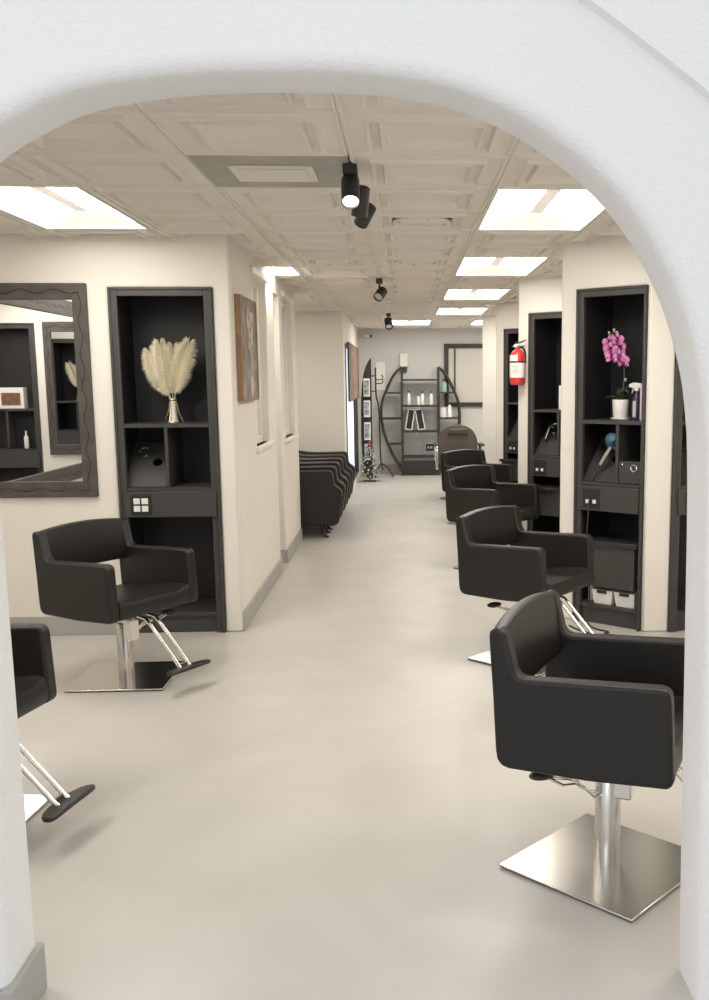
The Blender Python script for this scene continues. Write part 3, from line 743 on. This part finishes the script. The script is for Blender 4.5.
# two white bins on the base shelf of the orchid cabinet
def bin_(label, s):
    x, y, z = inloc(0, s, .11, .1285)
    t = thing('storage_bin', label, 'bin', (x, y, z), AL, 'white bins under the right counter')
    b = nb(); w, d, h, th = .15, .20, .095, .004
    def ring(i, z): k = .012*(1-z/h); return [b.verts.new((sx*(w/2-i-k), sy*(d/2-i-k), z)) for sx, sy in ((-1, -1), (1, -1), (1, 1), (-1, 1))]
    rs = [ring(0, 0), ring(0, h), ring(th, h), ring(th, th)]
    for a, c in zip(rs, rs[1:]):
        for q in range(4): b.faces.new((a[q], a[(q+1) % 4], c[(q+1) % 4], c[q]))
    b.faces.new(rs[0]); b.faces.new(rs[-1]); ob('bin_body', b, 'white2', t, bevel=.008, seg=2)
    ob('handle_slot', bx(-.035, .035, -d/2-.003, -d/2+.004, .072, .0935), 'plastic', t, bevel=.003)
bin_('left one of the two white plastic bins under the counter', .20)
bin_('right one of the two white plastic bins, next to the cream pillar', .362)
x, y, z = inloc(0, .075, .10, .1285)
tag(ob('paper_roll', lathe(nb(), [(.024, 0), (.024, .105), (.008, .105), (.008, .10)], 18), 'paper', loc=(x, y, z), smooth=True), 'white paper roll standing left of the white bins', 'paper roll')

# boxes in second right cabinet, stacked
for i, (z, l) in enumerate(((1.3031, 'white and yellow product box, lower of two stacked in the second right cabinet'), (1.4042, 'white product box, upper of two stacked in the second right cabinet'))):
    x, y, _ = inloc(1, .30, .13, z)
    t = thing('product_box', l, 'box', (x, y, z), AL, 'stacked product boxes')
    ob('carton', bx(-.05, .06, -.05, .05, 0, .10), 'paper', t, bevel=.002)
    b = nb(); ball(b, (.0, -.0505, .055 if i else .03), .018, (1, .08, 1), 10); ball(b, (.035, -.0505, .03), .012, (1, .08, 1), 8); ob('printed_spot', b, 'yellow' if i == 0 else 'brown', t, smooth=True)
x, y, z = inloc(1, .20, .14, 1.115)
b = nb(); tube(b, [(.09*math.cos(a)-.0, 0, .05*math.sin(a)*1.3) for a in [PI*.95 - i*PI*.09 for i in range(9)]], .009, 8); tube(b, [(-.085, 0, .01), (-.10, -.03, -.07)], .012, 8)
tag(ob('hair_iron', b, 'steel', loc=(x, y, z), rotz=AL, smooth=True), 'grey curved styling iron resting in the second right cabinet', 'hair iron')

# mirror-side cabinet contents (seen in the reflection)
t = thing('product_box', 'white box with a brown picture, seen in the mirror reflection', 'box', (-2.00, 2.30, 1.3031), PI)
ob('carton', bx(-.12, .12, -.05, .05, 0, .20), 'paper', t, bevel=.002); ob('picture_panel', bx(-.09, .09, -.0525, -.0505, .03, .15), 'brown', t)
t = thing('spray_bottle', 'small pale bottle below the picture box, seen in the mirror', 'bottle', (-2.10, 2.30, .9155), PI)
b = lathe(nb(), [(.02, 0), (.022, .01), (.022, .11), (.008, .13), (.008, .17)], 14); ob('bottle_body', b, 'white2', t, smooth=True)

# ------------------------------------------------------------------ fire extinguisher on the corner
t = thing('fire_extinguisher', 'red fire extinguisher with a white label hung on the pillar corner', 'fire extinguisher', (.968, 8.395, 1.51), -.4)
b = lathe(nb(), [(.050, 0), (.062, .01), (.065, .03), (.065, .235), (.055, .27), (.03, .292), (.022, .30), (.022, .312)], 28); ob('cylinder', b, 'red', t, smooth=True)
b = nb(); n = 16
for (z0, z1, a0, a1) in ((.062, .186, -PI*.95, -PI*.05), (.2005, .252, -PI*.95, -PI*.40)):
    prev = None
    for i in range(n+1):
        a = a0+(a1-a0)*i/n; cur = [b.verts.new((.0665*math.cos(a), .0665*math.sin(a), z)) for z in (z0, z1)]
        if prev: b.faces.new((prev[0], cur[0], cur[1], prev[1]))
        prev = cur
ob('label_sheet', b, 'label', t, smooth=True)
b = nb()
for z, w_ in ((.10, .5), (.115, .8), (.13, .3), (.15, .6)):
    prev = None
    for i in range(7):
        a = -PI*.5-w_*.6+w_*1.2*i/6; cur = [b.verts.new((.0675*math.cos(a), .0675*math.sin(a), zz)) for zz in (z, z+.005)]
        if prev: b.faces.new((prev[0], cur[0], cur[1], prev[1]))
        prev = cur
ob('label_print', b, 'tgrey', t)
b = nb(); lathe(b, [(.066, .188), (.0675, .188), (.0675, .2), (.066, .2)], 28, cap=False); ob('black_strap', b, 'plastic', t, smooth=True)
b = nb(); box(b, -.018, .018, -.018, .018, .31, .345); box(b, -.045, -.018, -.008, .008, .318, .332); ob('valve', b, 'chrome', t, bevel=.004)
b = nb(); prism(b, [(-.02, .345), (.03, .352), (.075, .372), (.073, .38), (.028, .364), (-.02, .358)], -.008, .008, 'y'); prism(b, [(-.0, .325), (.04, .328), (.065, .334), (.065, .328), (.04, .32), (0, .316)], -.008, .008, 'y'); ob('squeeze_handle', b, 'plastic', t, bevel=.002)
b = nb(); lathe(b, [(.014, -.006), (.014, .006)], 14, T(-.01, -.024, .33) @ R(PI/2, 'X')); ob('gauge', b, 'white2', t, smooth=True)
b = nb(); tube(b, resample_smooth([(.02, .0, .32), (.05, .02, .31), (.06, .04, .26), (.055, .045, .18)], 2), .008, 8); ob('hose', b, 'plastic', t, smooth=True)

# ------------------------------------------------------------------ pictures on the left walls
t = thing('wall_picture', 'brown canvas picture of pale flowers in a vase on the corridor wall corner', 'picture', (-1.03, 6.165, 1.43))
ob('canvas', bx(.001, .030, .004, .66, .002, .648), 'canvas', t)
b = cutwall(nb(), .664, .652, .036, [(.008, .656, .008, .644)], T(.037, 0, 0) @ R(PI/2, 'Z')); ob('picture_frame', b, 'oak', t)
b = nb()
rnd = random.Random(3)
for (yy, zz, rr) in [(.40+rnd.uniform(-.12, .12), .35+rnd.uniform(0, .22), rnd.uniform(.015, .035)) for _ in range(22)]:
    ball(b, (.0305, yy, zz), rr, (.06, 1, 1), 8)
ball(b, (.0305, .42, .09), .07, (.04, .8, 1), 10); box(b, .029, .032, .395, .405, .10, .36); box(b, .029, .032, .435, .443, .10, .38)
ob('painted_flowers', b, 'petal', t, smooth=True)
t = thing('wall_picture', 'rose and brown canvas picture hanging on the far left wall by the window', 'picture', (-.733, 12.98, 1.285))
b = bx(.002, .020, 0, 2.70, 0, .755); ob('canvas', b, 'canvas2', t)
b = cutwall(nb(), 2.72, .775, .020, [(.02, 2.70, .01, .765)], T(.022, -.01, -.01) @ R(PI/2, 'Z')); ob('picture_frame', b, 'iron', t)

# ------------------------------------------------------------------ ceiling spotlights and camera
def spot(label, x, y, heads):
    t = thing('spotlight', label, 'spotlight', (x, y, CZ), 0, 'black ceiling spotlights')
    ob('mount_box', bx(-.028, .028, -.045, .045, -.045, -.007), 'iron', t, bevel=.004)
    b = nb(); tube(b, [(0, 0, -.045), (0, 0, -.09)], .008, 8); ob('swivel_arm', b, 'iron', t, smooth=True)
    for (hx, hy, hz, rx, rz, lit, L_, r) in heads:
        m_ = T(hx, hy, hz) @ R(rz, 'Z') @ R(rx, 'X')
        b = lathe(nb(), [(r*.55, L_*.5), (r, L_*.42), (r, -L_*.5), (r*.9, -L_*.5), (r*.86, -L_*.42)], 22, m_)
        h = ob('lamp_head', b, 'iron', t, smooth=True)
        b = lathe(nb(), [(r*.85, -L_*.415), (r*.85, -L_*.43), (r*.5, -L_*.45)], 20, m_); ob('lamp_lens', b, 'bulb' if lit else 'steel', h, smooth=True)
spot('black spotlight fixture nearest the arch with its front lamp lit', -.20, 4.02, [(.0, -.02, -.105, math.radians(-38), .05, True, .13, .036), (.035, .09, -.125, math.radians(18), .4, False, .12, .034), (.050, .17, -.165, math.radians(50), .6, False, .10, .03)])
spot('black spotlight fixture above the middle of the corridor', -.195, 8.4, [(.01, -.02, -.13, math.radians(-55), -.5, False, .11, .042)])
spot('black spotlight fixture at the far end of the corridor ceiling', -.185, 12.7, [(.0, -.02, -.13, math.radians(-40), .2, False, .13, .05)])
t = thing('security_camera', 'small white security camera high in the far left corner', 'security camera', (-.60, 16.40, 2.28))
b = nb(); tube(b, [(0, 0, 0), (0, -.05, 0)], .02, 10); tube(b, [(-.04, -.07, .01), (.05, -.07, -.01)], .026, 12); ob('housing', b, 'white2', t, smooth=True)
b = nb(); tube(b, [(.051, -.07, -.01), (.08, -.07, -.016)], .022, 12); ob('camera_lens', b, 'plastic', t, smooth=True)

# ------------------------------------------------------------------ far end: moon shelf
SY = 16.02
t = thing('display_shelf', 'black metal display shelf with two bowed sides against the far wall', 'shelf', (0, SY, 0))
r = .019
b = nb()
for x in (-.035, .56): box(b, x-.019, x+.019, .0, .03, .0, 1.76); box(b, x-.019, x+.019, .25, .28, 0, 1.76)
for z in (.02, 1.74): pass
ob('upright', b, 'iron', t)
for z in (1.57, 1.15, .735, .32, .05): ob('shelf_board', bx(-.0155, .5405, 0, .28, z-.032, z), 'iron', t)
ob('kick_panel', bx(-.021, .546, .03, .05, .0, .027) if False else bx(-.021, .546, .03, .045, .051, .24), 'iron', t)
def arcpts(pts): return resample_smooth(pts, 3)
for yy in (.015, .265):
    b = nb(); tube(b, [(p[0], yy, p[1]) for p in arcpts([(-.035, 1.76), (-.16, 1.66), (-.28, 1.42), (-.365, 1.22), (-.385, 1.02), (-.35, .72), (-.24, .42), (-.12, .2), (-.035, .06), (-.035, .03)])], r, 8); ob('left_bow', b, 'iron', t, smooth=True)
    b = nb(); tube(b, [(p[0], yy, p[1]) for p in arcpts([(.56, 1.76), (.68, 1.66), (.80, 1.42), (.885, 1.22), (.91, 1.02), (.90, .72), (.80, .42), (.66, .2), (.56, .06), (.56, .03)])], r, 8); ob('right_bow', b, 'iron', t, smooth=True)
for z, xo in ((1.36, -.29), (.945, -.37), (.53, -.28)):
    ob('side_shelf', bx(xo, -.0545, 0, .28, z-.028, z), 'iron', t)
    ob('side_shelf', bx(.5795, .52-xo, 0, .28, z-.028, z), 'iron', t)
def bottle(label, x, z, h, r_, m, group='bottles on the far display shelf', cap='plastic'):
    t = thing('bottle', label, 'bottle', (x, SY+.12, z), 0, group)
    b = lathe(nb(), [(r_, 0), (r_, h*.7), (r_*.45, h*.8), (r_*.4, h*.86)], 14); ob('bottle_body', b, m, t, smooth=True)
    b = lathe(nb(), [(r_*.5, h*.861), (r_*.5, h)], 12); ob('bottle_cap', b, cap, t, smooth=True)
bottle('white bottle at the left of the upper middle shelf', .075, 1.1505, .23, .028, 'white2')
bottle('white bottle in the middle of the upper middle shelf', .30, 1.1505, .22, .03, 'white2')
bottle('white bottle at the right of the upper middle shelf', .445, 1.1505, .22, .03, 'white2')
bottle('pale bottle just left of the middle bottle on the display shelf', .235, 1.1505, .17, .026, 'label')
bottle('teal jar on the right side shelf of the far display shelf', .655, 1.3605, .20, .045, 'teal')
bottle('tall white bottle on the lower right side shelf', .745, .9455, .24, .034, 'white2')
tag(ob('card_box', bx(-.045, .045, -.04, .04, 0, .16), 'label', loc=(.64, SY+.13, .9455)), 'pinkish box left of the tall white bottle on the display shelf', 'box')
for sgn, x, l in ((1, .062, 'left leaning white framed photo on the display shelf'), (-1, .288, 'right leaning white framed photo on the display shelf')):
    t = thing('photo_frame', l, 'photo frame', (x, SY+.11, .7355))
    mm = R(sgn*.17, 'Y')
    ob('frame_rim', cutwall(nb(), .12, .34, .02, [(.015, .105, .015, .325)], mm @ T(-.06, 0, .01)), 'paper', t)
    ob('photo_print', box(nb(), -.044, .044, .006, .014, .026, .334, mtx=mm), 'lamin', t)
tag(ob('wall_outlet', bx(-.065, .065, -.012, 0, -.055, .055), 'plastic', loc=(.42, 16.399, .435), bevel=.003), 'black outlet plate low on the far wall behind the display shelf', 'outlet')
o = bpy.data.objects['wall_outlet']; 
for q in (-.025, .025): ob('socket', bx(q-.015, q+.015, -.015, -.0125, -.02, .02), 'white2', o, bevel=.003)
t = thing('wall_dispenser', 'white box dispenser on the far wall above the display shelf', 'dispenser', (.0, 16.399, 1.77))
ob('dispenser_body', bx(-.065, .065, -.07, 0, 0, .215), 'white2', t, bevel=.008)
ob('dispenser_nozzle', bx(-.03, .05, -.06, -.01, -.085, -.0005), 'plastic', t, bevel=.004)
tag(ob('wall_poster', bx(-.075, .075, -.008, 0, 0, .46), 'paper', loc=(-.385, 16.399, 1.39)), 'pale paper notice on the far wall behind the coat stand', 'poster')

# half-moon magazine rack by the left wall
t = thing('magazine_rack', 'black half-moon rack with magazines standing by the left far wall', 'rack', (-.60, 15.55, 0))
b = nb(); hm = resample_smooth([(.09, 0), (-.05, .02), (-.085, .5), (-.085, 1.0), (-.065, 1.5), (-.01, 1.75), (.06, 1.87), (.09, 1.90)], 2)
prism(b, hm, 0, .03, 'y'); ob('back_panel', b, 'iron', t)
for k, z in enumerate((.30, .62, .98, 1.30)): ob('rack_pocket', bx(-.075, .085, -.10, -.001, z-.015, z), 'iron', t)
for k, (z, hh, l) in enumerate(((.3005, .26, 'magazine in the lowest pocket of the half-moon rack'), (.6205, .28, 'magazine in the second pocket from the bottom of the half-moon rack'), (.9805, .26, 'magazine in the third pocket from the bottom of the half-moon rack'), (1.3005, .28, 'magazine in the top pocket of the half-moon rack'))):
    m0 = thing('magazine', l, 'magazine', (-.60, 15.50, z), 0, 'magazines in the half-moon rack')
    ob('cover', bx(-.035, .065, 0, .012, 0, hh), 'paper', m0); ob('cover_print', bx(-.028, .050, -.002, -.0005, .03, hh-.03), 'magazine', m0)

# coat stand
t = thing('coat_stand', 'slim black metal coat stand with curled hooks near the far wall', 'coat stand', (-.40, 15.72, 0))
b = nb(); tube(b, [(p[0], 0, p[1]) for p in arcpts([(-.05, 1.75), (-.05, 1.35), (-.04, 1.27), (.0, 1.15), (.005, .6), (.01, .25), (.05, .12)])], .013, 8); ob('pole', b, 'iron', t, smooth=True)
for z, s in ((1.62, -1), (1.50, 1), (1.38, -1), (1.56, 1)):
    b = nb(); tube(b, [(-.05, 0, z), (-.05+s*.06, -.01, z), (-.05+s*.11, -.01, z+.01), (-.05+s*.12, -.01, z+.05), (-.05+s*.09, -.01, z+.075)], .009, 7); ob('hook', b, 'iron', t, smooth=True)
for a in (-.2, 2.0, 4.2):
    b = nb(); tube(b, [(.02, 0, .24), (.02+.12*math.cos(a), .12*math.sin(a), .14), (.02+.20*math.cos(a), .20*math.sin(a), .012)], .012, 7); ob('foot', b, 'iron', t, smooth=True)

# little decorated tree on the floor
t = thing('decorated_tree', 'small decorated tree with white ornaments and a red flower on top', 'decorated tree', (-.545, 15.12, 0))
b = nb(); tube(b, [(0, 0, .0), (0, 0, .60)], [.012, .005], 6); lathe(b, [(.06, 0), (.06, .01), (.02, .02)], 12); ob('trunk', b, 'iron', t, smooth=True)
b = nb(); rnd = random.Random(5)
for i in range(420):
    z = .06+.50*rnd.random(); rmax = .155*(1-(z-.06)/.66); a = rnd.uniform(0, 2*PI); rr = rmax*rnd.uniform(.3, 1.05)
    p = Vector((rr*math.cos(a), rr*math.sin(a), z)); d = Vector((math.cos(a), math.sin(a), rnd.uniform(-.3, .5)))*.035; s_ = Vector((-math.sin(a), math.cos(a), rnd.uniform(-.4, .4)))*.012
    b.faces.new([b.verts.new(q) for q in (p-s_, p+s_, p+d)])
fo = ob('foliage', b, 'leaf', t)
for i in range(60):
    z = .07+.48*i/60; rmax = .15*(1-(z-.06)/.66); a = i*2.4; b = nb(); ball(b, (rmax*math.cos(a), rmax*math.sin(a), z), rnd.uniform(.010, .018), n=8); ob('ornament', b, 'bud' if i % 3 else 'ceramic', t, smooth=True)
b = nb()
for i in range(7): ball(b, (.02*math.cos(i), .015*math.sin(i*2), .54+i*.014), .016, n=8)
ob('red_flower', b, 'dred', t, smooth=True)
b = nb()
for a in (0, 1.1, 2.3, 3.3, 4.2, 5.3): tube(b, [(0, 0, .015), (.11*math.cos(a), .11*math.sin(a), .012), (.17*math.cos(a), .17*math.sin(a), .006)], .006, 5)
ob('foot_branch', b, 'iron', t, smooth=True)
